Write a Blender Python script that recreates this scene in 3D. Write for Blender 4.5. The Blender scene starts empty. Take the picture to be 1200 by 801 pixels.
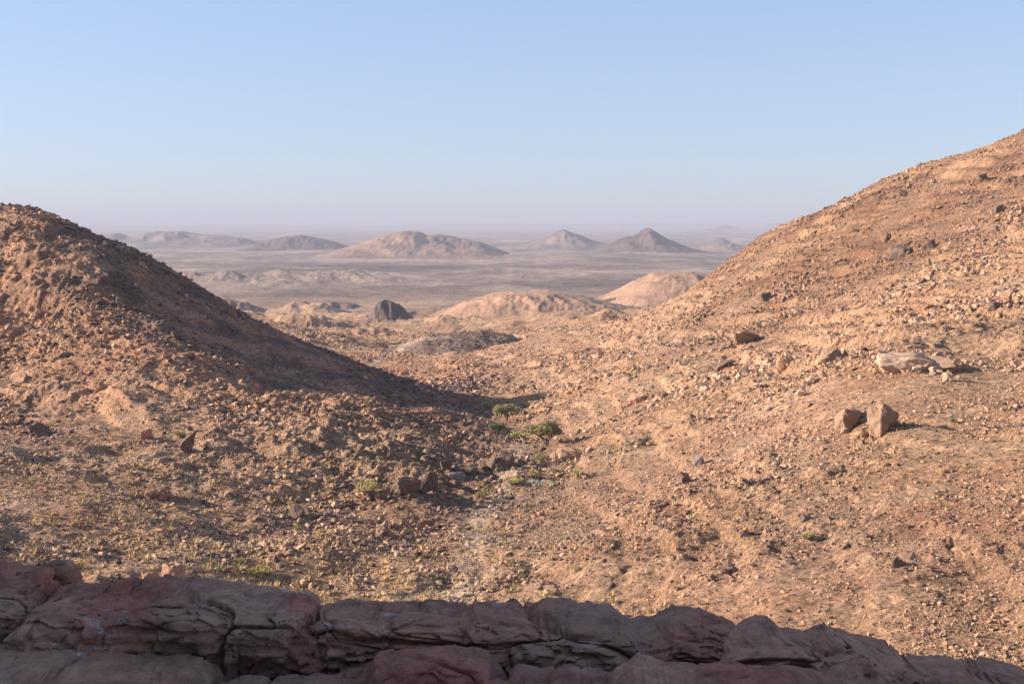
import bpy, bmesh, math, random
import numpy as np
from mathutils import Vector, Matrix

# ------------------------------------------------------------------ camera, sky, sun, exposure
S = bpy.context.scene
COL = S.collection
F = 1333.0                 # focal length in pixels of the 1200 px wide photograph (40 mm)
HORIZON = 258.0
PITCH = math.atan((400.5 - HORIZON) / F)
cam = bpy.data.cameras.new('camera'); cam.lens = 40.0; cam.sensor_width = 36.0
cam.clip_start = 0.1; cam.clip_end = 120000.0
camo = bpy.data.objects.new('camera', cam); COL.objects.link(camo)
camo.location = (0, 0, 0); camo.rotation_euler = (math.pi / 2 - PITCH, 0, 0)
S.camera = camo

SUN_EL = math.radians(19.5)
SUN_AZ = math.radians(-85.0)          # from the view direction (+Y), negative = left
sd = Vector((math.sin(SUN_AZ) * math.cos(SUN_EL), math.cos(SUN_AZ) * math.cos(SUN_EL), math.sin(SUN_EL)))
w = bpy.data.worlds.new('World'); S.world = w; w.use_nodes = True
nt = w.node_tree; nt.nodes.clear()
out = nt.nodes.new('ShaderNodeOutputWorld'); bg = nt.nodes.new('ShaderNodeBackground')
sky = nt.nodes.new('ShaderNodeTexSky'); sky.sky_type = 'NISHITA'; sky.sun_disc = False
sky.sun_elevation = SUN_EL; sky.sun_rotation = SUN_AZ
sky.air_density = 1.0; sky.dust_density = 0.3; sky.ozone_density = 1.2; sky.altitude = 0
bg.inputs['Strength'].default_value = 0.12
# a thin high veil over the whole sky: the physical sky flattened and paled evenly
v1 = nt.nodes.new('ShaderNodeVectorMath'); v1.operation = 'SCALE'; v1.inputs['Scale'].default_value = 0.115
gm = nt.nodes.new('ShaderNodeGamma'); gm.inputs['Gamma'].default_value = 0.42
v2 = nt.nodes.new('ShaderNodeVectorMath'); v2.operation = 'MULTIPLY'; v2.inputs[1].default_value = (0.314 / .12, 0.366 / .12, 0.492 / .12)
nt.links.new(sky.outputs[0], v1.inputs[0]); nt.links.new(v1.outputs[0], gm.inputs['Color']); nt.links.new(gm.outputs[0], v2.inputs[0])
nt.links.new(v2.outputs[0], bg.inputs['Color']); nt.links.new(bg.outputs[0], out.inputs['Surface'])
sl = bpy.data.lights.new('sun', 'SUN'); sl.energy = 5.0; sl.angle = math.radians(0.5); sl.color = (1.0, 0.88, 0.76)
slo = bpy.data.objects.new('sun', sl); COL.objects.link(slo)
slo.rotation_euler = sd.to_track_quat('Z', 'Y').to_euler()
S.view_settings.view_transform = 'Standard'; S.view_settings.look = 'None'
S.view_settings.exposure = 1.22; S.view_settings.gamma = 1.0
S.render.engine = 'CYCLES'
S.cycles.use_denoising = True
S.cycles.max_bounces = 4; S.cycles.volume_bounces = 1; S.cycles.diffuse_bounces = 3

# ------------------------------------------------------------------ noise
rs = np.random.RandomState(7)
PERM = np.concatenate([rs.permutation(256)] * 3).astype(np.int32)
_a = rs.rand(256) * 2 * np.pi
GX = np.cos(_a).astype(np.float32); GY = np.sin(_a).astype(np.float32)
def perlin(x, y, s=0):
    xi = np.floor(x); yi = np.floor(y)
    fx = (x - xi).astype(np.float32); fy = (y - yi).astype(np.float32)
    xi = (xi.astype(np.int64) + s * 37) & 255; yi = (yi.astype(np.int64) + s * 91) & 255
    u = fx * fx * fx * (fx * (fx * 6 - 15) + 10); v = fy * fy * fy * (fy * (fy * 6 - 15) + 10)
    x1 = (xi + 1) & 255; y1 = (yi + 1) & 255
    def g(a, b, dx, dy):
        h = PERM[PERM[a] + b]
        return GX[h] * dx + GY[h] * dy
    n0 = g(xi, yi, fx, fy); n1 = g(x1, yi, fx - 1, fy)
    m0 = g(xi, y1, fx, fy - 1); m1 = g(x1, y1, fx - 1, fy - 1)
    a = n0 + u * (n1 - n0); b = m0 + u * (m1 - m0)
    return (a + v * (b - a)) * 1.5
def fbm(x, y, size, octs=4, gain=0.5, s=0, lac=2.03):
    t = 0; amp = 1.0; tot = 0
    for i in range(octs):
        t = t + amp * perlin(x / size, y / size, s + i * 3); tot += amp; amp *= gain; size /= lac
    return t / tot
def ridged(x, y, size, octs=4, gain=0.5, s=0, lac=2.1):
    t = 0; amp = 1.0; tot = 0
    for i in range(octs):
        t = t + amp * (1 - 2 * np.abs(perlin(x / size, y / size, s + i * 5))); tot += amp; amp *= gain; size /= lac
    return t / tot
def sstep(a, b, x):
    t = np.clip((x - a) / (b - a), 0, 1); return t * t * (3 - 2 * t)
def cells(x, y, size, s=0):
    """blocky noise: every cell of a jittered grid has its own height -> broken rock"""
    X = x / size; Y = y / size
    xi = np.floor(X).astype(np.int64); yi = np.floor(Y).astype(np.int64)
    best = np.full(X.shape, 9.0, np.float32); sec = best.copy(); val = np.zeros(X.shape, np.float32)
    for dx in (-1, 0, 1):
        for dy in (-1, 0, 1):
            a = (xi + dx + s * 17) & 255; b = (yi + dy + s * 29) & 255
            h = PERM[PERM[a] + b]; h2 = PERM[h + 71]; h3 = PERM[h2 + 13]
            d = np.hypot(xi + dx + 0.15 + 0.7 * h / 255.0 - X, yi + dy + 0.15 + 0.7 * h2 / 255.0 - Y).astype(np.float32)
            m = d < best
            sec = np.where(m, best, np.minimum(sec, d)); val = np.where(m, h3 / 255.0, val); best = np.where(m, d, best)
    return val.astype(np.float32), np.clip(sec - best, 0, 1)

# ------------------------------------------------------------------ terrain shape
def uq(px, py):
    v = (400.5 - py) / F
    yw = math.cos(PITCH) + math.sin(PITCH) * v
    return (px - 600) / F / yw, (-math.sin(PITCH) + math.cos(PITCH) * v) / yw
SL = {   # distance in metres : [(px, py) of the ground there]
 30: [(-300,1100),(0,1130),(300,1150),(600,1150),(900,1050),(1200,900),(1500,800)],
 42: [(-300,860),(0,870),(300,930),(600,930),(900,860),(1080,812),(1200,775),(1500,660)],
 50: [(1500,590),(1200,706),(1090,730),(1000,755),(900,790),(700,845)],
 60: [(-300,720),(0,735),(300,765),(550,790),(700,765),(800,730),(900,708),(1050,668),(1200,640),(1500,510)],
 75: [(-300,655),(0,655),(200,669),(400,686),(550,695),(700,685),(850,640),(1000,605),(1200,555),(1500,420)],
 90: [(-300,605),(0,600),(200,622),(400,634),(550,641),(700,630),(800,596),(900,563),(1050,515),(1200,497),(1500,370)],
 105:[(-300,575),(0,560),(100,570),(200,584),(300,588),(400,595),(550,605),(650,598)],
 110:[(700,580),(800,546),(900,510),(1050,448),(1200,440),(1500,320)],
 125:[(-300,550),(0,532),(60,538),(150,545),(250,553),(400,560),(500,568),(600,566),(700,548),(800,512),(900,470),(1050,412),(1200,402),(1500,285)],
 150:[(-300,520),(0,502),(100,502),(200,499),(300,503),(400,512),(500,524),(560,535),(640,532),(700,515),(800,478),(900,440),(1050,386),(1200,363),(1500,230)],
 175:[(-300,482),(0,459),(100,449),(200,442),(300,455),(350,466),(450,482),(560,500),(640,510),(720,485),(800,450),(900,415),(1050,365),(1200,333),(1500,185)],
 200:[(-300,445),(0,405),(100,387),(190,379),(260,419),(350,456),(450,477),(560,489),(600,497),(640,486),(700,465),(800,432),(900,400),(1050,345),(1200,300),(1500,140)],
 225:[(-300,385),(0,338),(60,325),(115,321),(200,373),(300,422),(400,452),(480,473),(560,484)],
 250:[(-300,300),(0,250),(30,248),(60,254),(100,273),(150,292),(200,318),(250,347),(300,378),(350,400),(400,420),(450,438),(500,455),(560,474),(620,468),(700,435),(800,405),(900,375),(1050,310),(1200,240),(1500,70)],
 300:[(-300,330),(0,285),(100,325),(200,368),(300,412),(400,436),(450,448),(550,454),(680,425),(750,405),(850,375),(950,330),(1050,262),(1200,188),(1500,20)],
 350:[(-300,300),(0,330),(200,392),(350,420),(450,437),(550,431),(650,418),(750,390),(850,342),(900,305),(1000,236),(1100,190),(1200,152),(1500,10)],
 400:[(-300,325),(0,360),(200,400),(400,420),(500,424),(600,418),(700,395),(800,352),(850,318),(900,284),(950,257),(1040,212),(1200,172),(1500,60)],
 450:[(500,418),(600,408),(700,388),(800,348),(830,325),(860,300),(900,273),(1100,228),(1500,110)],
 520:[(-300,350),(0,372),(300,395),(380,398),(450,404),(520,402),(600,396),(700,382),(800,360),(900,318),(1100,262),(1500,160)],
 700:[(-300,355),(0,372),(300,380),(400,388),(500,388),(620,380),(700,373),(800,366),(900,345),(1100,300),(1500,230)],
 1000:[(-300,372),(0,376),(300,377),(500,378),(700,371),(900,362),(1200,330),(1500,300)],
 1300:[(-300,359),(0,359),(300,359),(600,359),(900,358),(1200,350),(1500,345)],
}
_P = []; _Q = []
KB = 0.5
for D, L in SL.items():
    for px, py in L:
        U, q = uq(px, py); _P.append((U, math.log(D) * KB)); _Q.append(q)
_P = np.array(_P); _Q = np.array(_Q)
def _tps(r2): return 0.5 * r2 * np.log(r2 + 1e-12)
n_ = len(_P)
A = np.zeros((n_ + 3, n_ + 3))
A[:n_, :n_] = _tps(((_P[:, None] - _P[None]) ** 2).sum(-1)) + np.eye(n_) * 1e-5
A[:n_, n_] = 1; A[:n_, n_ + 1:] = _P; A[n_, :n_] = 1; A[n_ + 1:, :n_] = _P.T
_W = np.linalg.solve(A, np.concatenate([_Q, np.zeros(3)]))
# the smooth surface is tabulated once on a fine (U, ln D) table and read with cubic interpolation
TU = np.linspace(-0.75, 0.75, 181); TV = np.linspace(math.log(24), math.log(1500), 221)
_uu, _vv = np.meshgrid(TU, TV * KB, indexing='ij')
_pp = np.stack([_uu.ravel(), _vv.ravel()], 1)
_T = _W[n_] + _pp @ _W[n_ + 1:]
for i in range(0, n_):
    _T += _W[i] * _tps(((_pp - _P[i]) ** 2).sum(-1))
_T = _T.reshape(_uu.shape)
def _cub(t):
    return (-.5*t + t*t - .5*t**3, 1 - 2.5*t*t + 1.5*t**3, .5*t + 2*t*t - 1.5*t**3, -.5*t*t + .5*t**3)
def table(U, V):
    fu = np.clip((U - TU[0]) / (TU[1] - TU[0]), 1, len(TU) - 2.001); fv = np.clip((V - TV[0]) / (TV[1] - TV[0]), 1, len(TV) - 2.001)
    iu = fu.astype(int); iv = fv.astype(int); cu = _cub(fu - iu); cv = _cub(fv - iv)
    r = 0
    for a in range(4):
        for b in range(4):
            r = r + cu[a] * cv[b] * _T[np.clip(iu + a - 1, 0, len(TU)-1), np.clip(iv + b - 1, 0, len(TV)-1)]
    return r
def plain_z(D):
    return -93.0 - 45.0 * (1 - np.exp(-(D - 1200) / 2600.0))

# distant hills: distance, half-depth, base py, profile (px, py of the outline)
FAR = [
 ('distant_hill', 'broad tan hill with a rounded double top rising from the far plain', 4600, 620, 299, [(375,300),(398,292),(425,283),(450,275),(475,270),(490,271),(500,276),(512,274),(530,276),(560,283),(585,293),(602,301)], 'tan'),
 ('distant_hill', 'pale pointed hill on the plain between the tan hill and the dark peak', 6200, 600, 291, [(600,292),(625,284),(645,276),(660,268),(672,273),(690,280),(712,286),(730,291)], 'grey'),
 ('distant_hill', 'dark sharp-peaked hill with a shaded right flank on the far plain', 5400, 600, 296, [(690,297),(712,288),(730,279),(745,275),(757,266),(768,272),(780,279),(800,288),(830,296)], 'dark'),
 ('distant_hill', 'small cone-shaped hill just left of the big right slope', 5600, 420, 292, [(815,293),(828,286),(838,281),(846,278),(856,284),(872,292)], 'grey'),
 ('distant_hill', 'long low grey range above the dark shoulder of the left hill', 8200, 700, 287, [(95,288),(125,274),(140,273),(152,277),(165,274),(185,271),(215,271),(235,274),(262,276),(285,279),(305,286)], 'grey'),
 ('distant_hill', 'low dark range left of the broad tan hill', 6800, 500, 292, [(290,293),(315,281),(335,277),(355,275),(375,279),(392,283),(410,291)], 'dark'),
 ('distant_hill', 'faint low hill on the horizon near the right slope', 15000, 900, 270, [(820,271),(838,267),(850,263),(862,267),(880,271)], 'dark'),
 ('distant_hill', 'faint low ridge showing behind the gap after the tan hill', 9500, 700, 279, [(560,280),(590,277),(612,275),(640,278),(700,277),(730,279)], 'grey'),
 ('distant_hill', 'very faint mesa line on the horizon at far right', 17000, 1200, 268, [(880,269),(893,263),(906,261),(950,262),(990,269)], 'grey'),
 ('far_range', 'pale blue range closing the plain along the horizon', 24000, 2600, 266.0, [(-400,265),(-200,262),(100,264),(300,263),(420,264.5),(520,262),(600,261),(680,262.5),(760,261),(840,262),(900,261),(1100,262),(1600,264)], 'grey'),
 ('sand_mound', 'smooth orange sandy mound in the middle distance', 1070, 130, 372, [(490,377),(520,366),(548,354),(575,347),(600,343),(630,342),(655,344),(690,350),(735,361),(790,372)], 'sand'),
 ('sand_mound', 'pink sandy mound beside the foot of the right slope', 1340, 130, 354, [(700,355),(722,344),(745,331),(768,323),(800,320),(816,321),(822,328),(850,345),(880,354)], 'sand'),
 ('dark_knoll', 'small dark rocky knoll on the near edge of the plain', 1050, 30, 374, [(426,376),(436,366),(441,355),(450,350),(462,351),(472,358),(480,368),(488,374)], 'dark'),
 ('shadowed_ridge', 'low dark brown ridge lying just beyond the foot of the left hill', 482, 40, 416, [(432,426),(447,414),(460,405),(478,398),(500,393),(530,390),(562,388),(590,391),(612,398),(628,407),(640,414)], 'brown'),
 ('low_ridge', 'low tan ridge showing from behind the flank of the left hill', 1130, 50, 368, [(205,369),(240,354),(262,348),(285,353),(312,363),(335,369)], 'tan'),
 ('low_ridge', 'low grey ridge between the tan ridge and the dark knoll', 1210, 50, 362, [(335,363),(358,356),(385,352),(412,355),(430,363)], 'grey'),
 ('low_ridge', 'short dark ridge on the open plain above the orange mound', 2350, 70, 327, [(540,328),(556,321),(575,320),(592,324),(606,328)], 'dark'),
 ('low_ridge', 'short dark ridge right of the first short one on the plain', 2300, 70, 329, [(600,330),(616,322),(632,323),(652,326),(668,330)], 'dark'),
 ('low_ridge', 'small dark rise between the two sandy mounds', 1300, 36, 357, [(692,358),(708,351),(722,349),(738,353),(748,358)], 'dark'),
 ('low_ridge', 'low dark rise on the plain below the broad tan hill', 3000, 110, 313, [(742,314),(752,309),(768,308),(782,311),(795,314)], 'dark'),
 ('low_ridge', 'long low tan swell in front of the dark knoll', 930, 60, 383, [(330,384),(365,376),(410,374),(455,377),(500,375),(530,380),(545,384)], 'tan'),
]
for i, h in enumerate(FAR):
    D = h[2]
    if 3000 < D < 9000:
        for _ in range(30): D = 0.5 * D + 0.5 * plain_z(D) / uq(600, h[4])[1]
        h = h[:2] + (D, h[3] * D / h[2]) + h[4:]
    L = [uq(px, py) for px, py in h[5]]
    xs = np.array([a * D for a, b in L]); zs = np.array([b * D for a, b in L])
    FAR[i] = h + (xs, zs, uq(600, h[4])[1] * D)

# local ridges and knolls of the mid distance: px, D, half-length along x (m), half-width along y (m), height (m), turn (deg)
BUMPS = [
 (360, 640, 30, 25, 7, 0), (330, 560, 22, 16, 5.0, 20), (420, 560, 22, 14, 4.0, -10),
 (640, 640, 40, 26, 4, 0), (300, 800, 60, 35, 6, 10), (410, 900, 50, 30, 5, -8), (250, 1050, 50, 40, 12, 0), (360, 1130, 45, 40, 12, 0),
 (520, 760, 50, 34, 6, 5), (700, 560, 30, 22, 5.0, 0), (390, 700, 30, 30, 5, 0),
]
GULLY = [(255,2350),(272,2330),(300,2320),(318,2330),(345,2300),(365,2320),(395,2260),(430,2240),(560,2500),(600,2600),(615,2300),(465,2260),(335,2320),(285,2320)]

def midf0(D): return sstep(420, 650, D)
def height(x, y, detail=True, parts=False):
    x = np.asarray(x, np.float64); y = np.asarray(y, np.float64)
    r = np.hypot(x, y) + 1e-6
    th = np.arctan2(x, y); lim = 0.60
    thc = np.clip(th, -lim, lim)
    U = np.tan(thc); D = r * np.cos(thc)
    V = np.log(np.clip(D, 28, 1450))
    wx = x + 6 * perlin(x / 45, y / 45, 11); wy = y + 6 * perlin(x / 45, y / 45, 12)
    z = table(U, V) * np.clip(D, 28, 1e9)
    # the mountain side below the ledge
    nearz = -3.9 - 2.5 * sstep(5.5, 8.5, r) - 14.5 * sstep(7.5, 17, r)
    k = sstep(17, 32, D); z = nearz * (1 - k) + z * k
    pl = plain_z(D) + 10.0 * fbm(x, y, 900, 3, s=21) * sstep(1500, 3500, D)
    kk = sstep(850, 1250, D); z = z * (1 - kk) + pl * kk
    side = sstep(0.62, 1.2, np.abs(th)); z = z * (1 - side) + side * (np.minimum(z, nearz) - 6 * sstep(30, 200, r))
    reg = np.zeros(z.shape, np.int16)
    for px, Dd, lx, ly, hh, a in BUMPS:
        cx = uq(px, 400)[0] * Dd; ca, sa = math.cos(math.radians(a)), math.sin(math.radians(a))
        dx = (x - cx) * ca + (y - Dd) * sa; dy = -(x - cx) * sa + (y - Dd) * ca
        q = np.sqrt((dx / lx) ** 2 + (dy / ly) ** 2 + 0.02)
        z = z + hh * np.clip(1 - q, 0, 1) ** 0.9 * 1.15 * (1 + 0.35 * perlin(x / 14, y / 14, 77))
    # badland gullies cut in the plain's low scarp
    sc = sstep(1750, 2600, D) 
    far_f = sstep(1350, 1700, D)
    scarp = 1860 + 110 * perlin(x / 260, x * 0 + 3.3, 31) + 60 * ridged(x, y, 150, 3, s=33)
    scm = sstep(-640, -520, x) * (1 - sstep(-270, -110, x)) * (1 - sstep(2000, 3200, D)) 
    ero = np.clip(ridged(x + .3 * D, D * .35, 95, 4, s=34) * .9 + .1, -1, 1)
    z = z + far_f * scm * (9 * sstep(-150, 60, D - scarp) + 10 * ero * sstep(-190, -40, D - scarp) * (1 - sstep(20, 170, D - scarp)))
    z = z + far_f * (3.5 * ridged(x, y * 2.2, 420, 4, s=41) + 2.5 * ridged(x * .8, y * 2.5, 130, 3, s=45)) * (1 - 0.5 * sstep(6000, 12000, D))
    rid = ridged(wx, wy, 300, 4, s=51)
    for i, (nm, lb, Dh, wd, bpy_, prof, kind, xs, zs, zb) in enumerate(FAR):
        m = (D > Dh - wd * 1.7) & (D < Dh + wd * 1.7) & (x > xs[0] - 10) & (x < xs[-1] + 10)
        if not m.any(): continue
        X, Y = x[m], y[m]
        sc_ = wd / 4.0
        top = np.interp(X + sc_ * 0.12 * perlin(X / sc_, Y / sc_, 61), xs, zs) - zb
        top = np.clip(top, 0, None)
        t = (Y - Dh) / wd
        shape = np.clip(1 - np.abs(t) ** 1.25, 0, 1)
        if kind == 'sand': shape = np.clip(1 - t * t, 0, 1); er = 1 + 0.22 * ridged(X + .3 * Y, Y * .5, sc_ * 1.4, 4, s=66) * sstep(0, .4, np.abs(t))
        else: er = 1 + ((0.55 if wd > 200 else 0.25 if kind == 'brown' else 0.5) * (ridged(X + 0.35 * Y, Y * 0.45, sc_ * 1.3, 5, s=65) - .45)) * sstep(0.0, 0.35, np.abs(t))
        hz = zb + top * shape * er - 3 * (1 - shape)
        base = z[m]; big = hz > base
        z[m] = np.where(big, hz, base); rr = reg[m]; rr[big] = 10 + i; reg[m] = rr
    if detail:
        near = 1 - sstep(900, 1600, D)
        lefthill = sstep(0.02, -0.06, U + 0.0) * sstep(140, 190, D) * (1 - sstep(300, 420, D))
        rock = 0.55 + 0.9 * fbm(wx, wy, 40, 3, s=71) + 0.45 * lefthill
        rock = np.clip(rock, 0.12, 1.4)
        lr = 1 - .3 * sstep(.0, .15, U) * (1 - sstep(100, 135, D)); fade = sstep(20, 45, D) * near * lr
        flank = sstep(185, 205, D) * (1 - sstep(300, 340, D)) * sstep(-0.36, -0.27, U - (D - 200) * -0.0024) * (1 - sstep(-0.06, 0.0, U))
        damp = (1 - 0.4 * sstep(225, 260, D) * (1 - sstep(250, 300, D))) * (1 - 0.5 * flank)
        # tilted beds standing out as broken ledges
        for T_, sd_, am in ((5.5, 61, .5), (2.3, 67, .4)):
            b_ = (z + .16 * x + .10 * y + 2.2 * fbm(wx, wy, 38, 3, s=sd_)) / T_; f_ = b_ - np.floor(b_)
            z = z + fade * damp * T_ * am * (sstep(.38, .62, f_) - f_) * sstep(-.05, .35, fbm(x, y, 34, 3, s=sd_ + 2)) * (1 - midf0(D))
        z = z - fade * damp * (0.95 + 0.35 * (rock - .5))
        lfg = sstep(0.12, -0.12, U) * (1 - sstep(125, 165, D)); slp = sstep(0.1, 0.25, U)
        z = z + fade * damp * (1.5 * fbm(wx, wy, 34, 2, s=72) + (1.35 + 0.9 * lfg - 0.45 * slp) * ridged(wx + .5 * wy, wy, 17, 2, s=73) * rock)
        z = z + fade * damp * rock * ((0.6 + 0.5 * lfg - 0.25 * slp) * ridged(wx, wy, 6.0, 3, s=74) + 0.32 * fbm(wx, wy, 2.2, 3, s=75))
        c1, e1 = cells(wx + 0.4 * perlin(x, y, 5), wy, 3.1, 3); c2, e2 = cells(x + 0.2 * perlin(x * 2, y * 2, 5), y, 1.1, 4)
        rk = sstep(0.45, 1.0, rock)
        z = z + fade * damp * (rk * (0.95 * (c1 - 0.45) * sstep(0.0, 0.18, e1)) + (0.22 + 0.78 * rk) * 0.42 * (c2 - 0.4) * sstep(0.0, 0.22, e2))
        midf = fade * sstep(350, 600, D); z = z + midf * (reg < 10) * (2.4 * ridged(wx, wy, 46, 5, s=79) + 4.0 * ridged(wx * .7, wy, 120, 3, s=82) * (1 - sstep(1050, 1350, D)))
        z = z + (reg >= 10) * (D < 1700) * (.35 + .55 * (D > 700)) * ridged(x, y * .8, 24, 5, gain=.6, s=83); far_d = sstep(900, 1600, D); z = z + far_d * (reg < 10) * 0.8 * ridged(x, y, 40, 3, s=80)
        if parts: return z, U, D, reg, rock, c1, c2
    return z

def hit(px, py, d0=33.0, d1=1500.0):
    U, q = uq(px, py)
    D = np.exp(np.linspace(math.log(d0), math.log(d1), 2600))
    z = height(U * D, D); ok = np.where(z >= q * D)[0]
    i = ok[0] if len(ok) else len(D) - 1
    return Vector((U * D[i], D[i], z[i]))

# ------------------------------------------------------------------ object helpers
def tag(o, label=None, cat=None, group=None, kind=None):
    if label: o['label'] = label
    if cat: o['category'] = cat
    if group: o['group'] = group
    if kind: o['kind'] = kind
    return o
def link(name, me, mat, parent=None):
    o = bpy.data.objects.new(name, me); COL.objects.link(o)
    if mat is not None:
        me.materials.clear(); me.materials.append(mat)
    if parent is not None: o.parent = parent
    return o
def np_mesh(name, co, quads, cols=None, smooth=True, nor=None):
    me = bpy.data.meshes.new(name); k = quads.shape[1]
    me.vertices.add(len(co)); me.vertices.foreach_set('co', np.ascontiguousarray(co, np.float32).ravel())
    me.loops.add(quads.size); me.loops.foreach_set('vertex_index', np.ascontiguousarray(quads, np.int32).ravel())
    me.polygons.add(len(quads)); me.polygons.foreach_set('loop_start', np.arange(0, quads.size, k, dtype=np.int32))
    me.polygons.foreach_set('use_smooth', np.full(len(quads), smooth))
    me.update(calc_edges=True)
    if cols is not None:
        at = me.color_attributes.new('col', 'FLOAT_COLOR', 'POINT')
        c4 = np.ones((len(co), 4), np.float32); c4[:, :3] = cols; at.data.foreach_set('color', c4.ravel())
    if nor is not None: me.normals_split_custom_set_from_vertices(nor.tolist())
    return me

# ------------------------------------------------------------------ materials
def base_mat(name, rough=0.9):
    m = bpy.data.materials.new(name); m.use_nodes = True; n = m.node_tree; b = n.nodes['Principled BSDF']
    b.inputs['Roughness'].default_value = rough; b.inputs['Specular IOR Level'].default_value = 0.15
    return m, n, b
def node(n, t, **kw):
    q = n.nodes.new(t)
    for k, v in kw.items():
        if k in q.inputs: q.inputs[k].default_value = v
        else: setattr(q, k, v)
    return q
def mixc(n, a, b, fac, blend='MIX'):
    q = n.nodes.new('ShaderNodeMix'); q.data_type = 'RGBA'; q.blend_type = blend
    for s, v in ((0, fac), (6, a), (7, b)):
        if hasattr(v, 'is_output'): n.links.new(v, q.inputs[s])
        else: q.inputs[s].default_value = v if s == 0 else (*v, 1)
    return q.outputs[2]
def ramp(n, src, stops):
    r = n.nodes.new('ShaderNodeValToRGB'); e = r.color_ramp.elements
    while len(e) < len(stops): e.new(0.5)
    for q, (p, c) in zip(e, stops): q.position = p; q.color = (*c, 1) if len(c) == 3 else c
    n.links.new(src, r.inputs[0]); return r.outputs[0]
def noise(n, scale, detail=6, rough=0.6, vec=None, dist=0.0):
    q = node(n, 'ShaderNodeTexNoise', Scale=scale, Detail=detail, Roughness=rough, Distortion=dist)
    if vec is not None: n.links.new(vec, q.inputs['Vector'])
    return q.outputs[0]
def pos(n, sx=1, sy=1, sz=1):
    g = n.nodes.new('ShaderNodeTexCoord'); m = n.nodes.new('ShaderNodeMapping'); m.inputs['Scale'].default_value = (sx, sy, sz)
    n.links.new(g.outputs['Object'], m.inputs[0]); return m.outputs[0]
def bump(n, b, h, strength, dist):
    q = node(n, 'ShaderNodeBump', Strength=strength, Distance=dist); n.links.new(h, q.inputs['Height']); n.links.new(q.outputs[0], b.inputs['Normal'])
    return q

def terrain_mat():
    m, n, b = base_mat('rocky_ground', 0.95)
    at = node(n, 'ShaderNodeAttribute', attribute_name='col')
    p = pos(n)
    f1 = noise(n, 0.9, 8, 0.7, p); g1 = ramp(n, f1, [(0.3, (0.62, 0.6, 0.6)), (0.5, (1, 1, 1)), (0.72, (1.32, 1.28, 1.22))])
    c = mixc(n, at.outputs['Color'], g1, 1.0, 'MULTIPLY')
    v = node(n, 'ShaderNodeTexVoronoi', Scale=3.1); n.links.new(p, v.inputs['Vector'])
    sp = n.nodes.new('ShaderNodeSeparateColor'); n.links.new(v.outputs['Color'], sp.inputs[0])
    g2 = ramp(n, sp.outputs[0], [(0.0, (0.32, 0.29, 0.28)), (0.34, (0.95, 0.95, 0.95)), (0.8, (1.03, 1.0, 0.98)), (1.0, (1.55, 1.5, 1.45))])
    c = mixc(n, c, g2, 0.75, 'MULTIPLY')
    v2 = node(n, 'ShaderNodeTexVoronoi', Scale=8.5); n.links.new(p, v2.inputs['Vector'])
    sp2 = n.nodes.new('ShaderNodeSeparateColor'); n.links.new(v2.outputs['Color'], sp2.inputs[0])
    g4 = ramp(n, sp2.outputs[1], [(0.0, (0.5, 0.47, 0.46)), (0.3, (0.95, 0.95, 0.95)), (0.8, (1.05, 1.03, 1.0)), (1.0, (1.5, 1.45, 1.4))])
    c = mixc(n, c, g4, 0.7, 'MULTIPLY')
    f3 = noise(n, 0.06, 4, 0.6, p); g3 = ramp(n, f3, [(0.35, (0.9, 0.82, 0.78)), (0.5, (1, 1, 1)), (0.65, (1.08, 1.1, 1.12))])
    c = mixc(n, c, g3, 1.0, 'MULTIPLY')
    n.links.new(c, b.inputs['Base Color'])
    hb = n.nodes.new('ShaderNodeMath'); hb.operation = 'ADD'
    f4 = noise(n, 1.6, 9, 0.72, p); n.links.new(f4, hb.inputs[0]); n.links.new(noise(n, 5.0, 6, 0.75, p), hb.inputs[1])
    bump(n, b, hb.outputs[0], 0.9, 0.45)
    return m
def far_mat():
    m, n, b = base_mat('desert_plain_ground', 0.95)
    at = node(n, 'ShaderNodeAttribute', attribute_name='col')
    p = pos(n, 1.0, 0.8, 1.0)
    f1 = noise(n, 0.008, 8, 0.65, p, 0.6); g1 = ramp(n, f1, [(0.33, (0.66, 0.64, 0.64)), (0.5, (1, 1, 1)), (0.68, (1.35, 1.27, 1.2))])
    c = mixc(n, at.outputs['Color'], g1, 0.85, 'MULTIPLY')
    p2 = pos(n)
    f2 = noise(n, 0.05, 6, 0.7, p2); g2 = ramp(n, f2, [(0.35, (0.78, 0.76, 0.75)), (0.6, (1.1, 1.1, 1.1))])
    c = mixc(n, c, g2, 0.8, 'MULTIPLY')
    n.links.new(c, b.inputs['Base Color'])
    bump(n, b, noise(n, 0.03, 9, 0.7, p2), 0.6, 12.0)
    return m
def stone_mat(name, tint_type, base):
    m, n, b = base_mat(name, 0.9)
    p = pos(n)
    f = noise(n, 2.5, 7, 0.65, p); g = ramp(n, f, [(0.3, (0.7, 0.68, 0.67)), (0.7, (1.2, 1.18, 1.15))])
    if tint_type:
        at = node(n, 'ShaderNodeAttribute', attribute_name='tint'); at.attribute_type = tint_type; c0 = at.outputs['Color']
        c = mixc(n, c0, g, 0.8, 'MULTIPLY')
    else:
        c = mixc(n, base, g, 1.0, 'MULTIPLY')
    n.links.new(c, b.inputs['Base Color'])
    bump(n, b, noise(n, 5, 8, 0.7, p), 0.6, 0.12)
    return m
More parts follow.
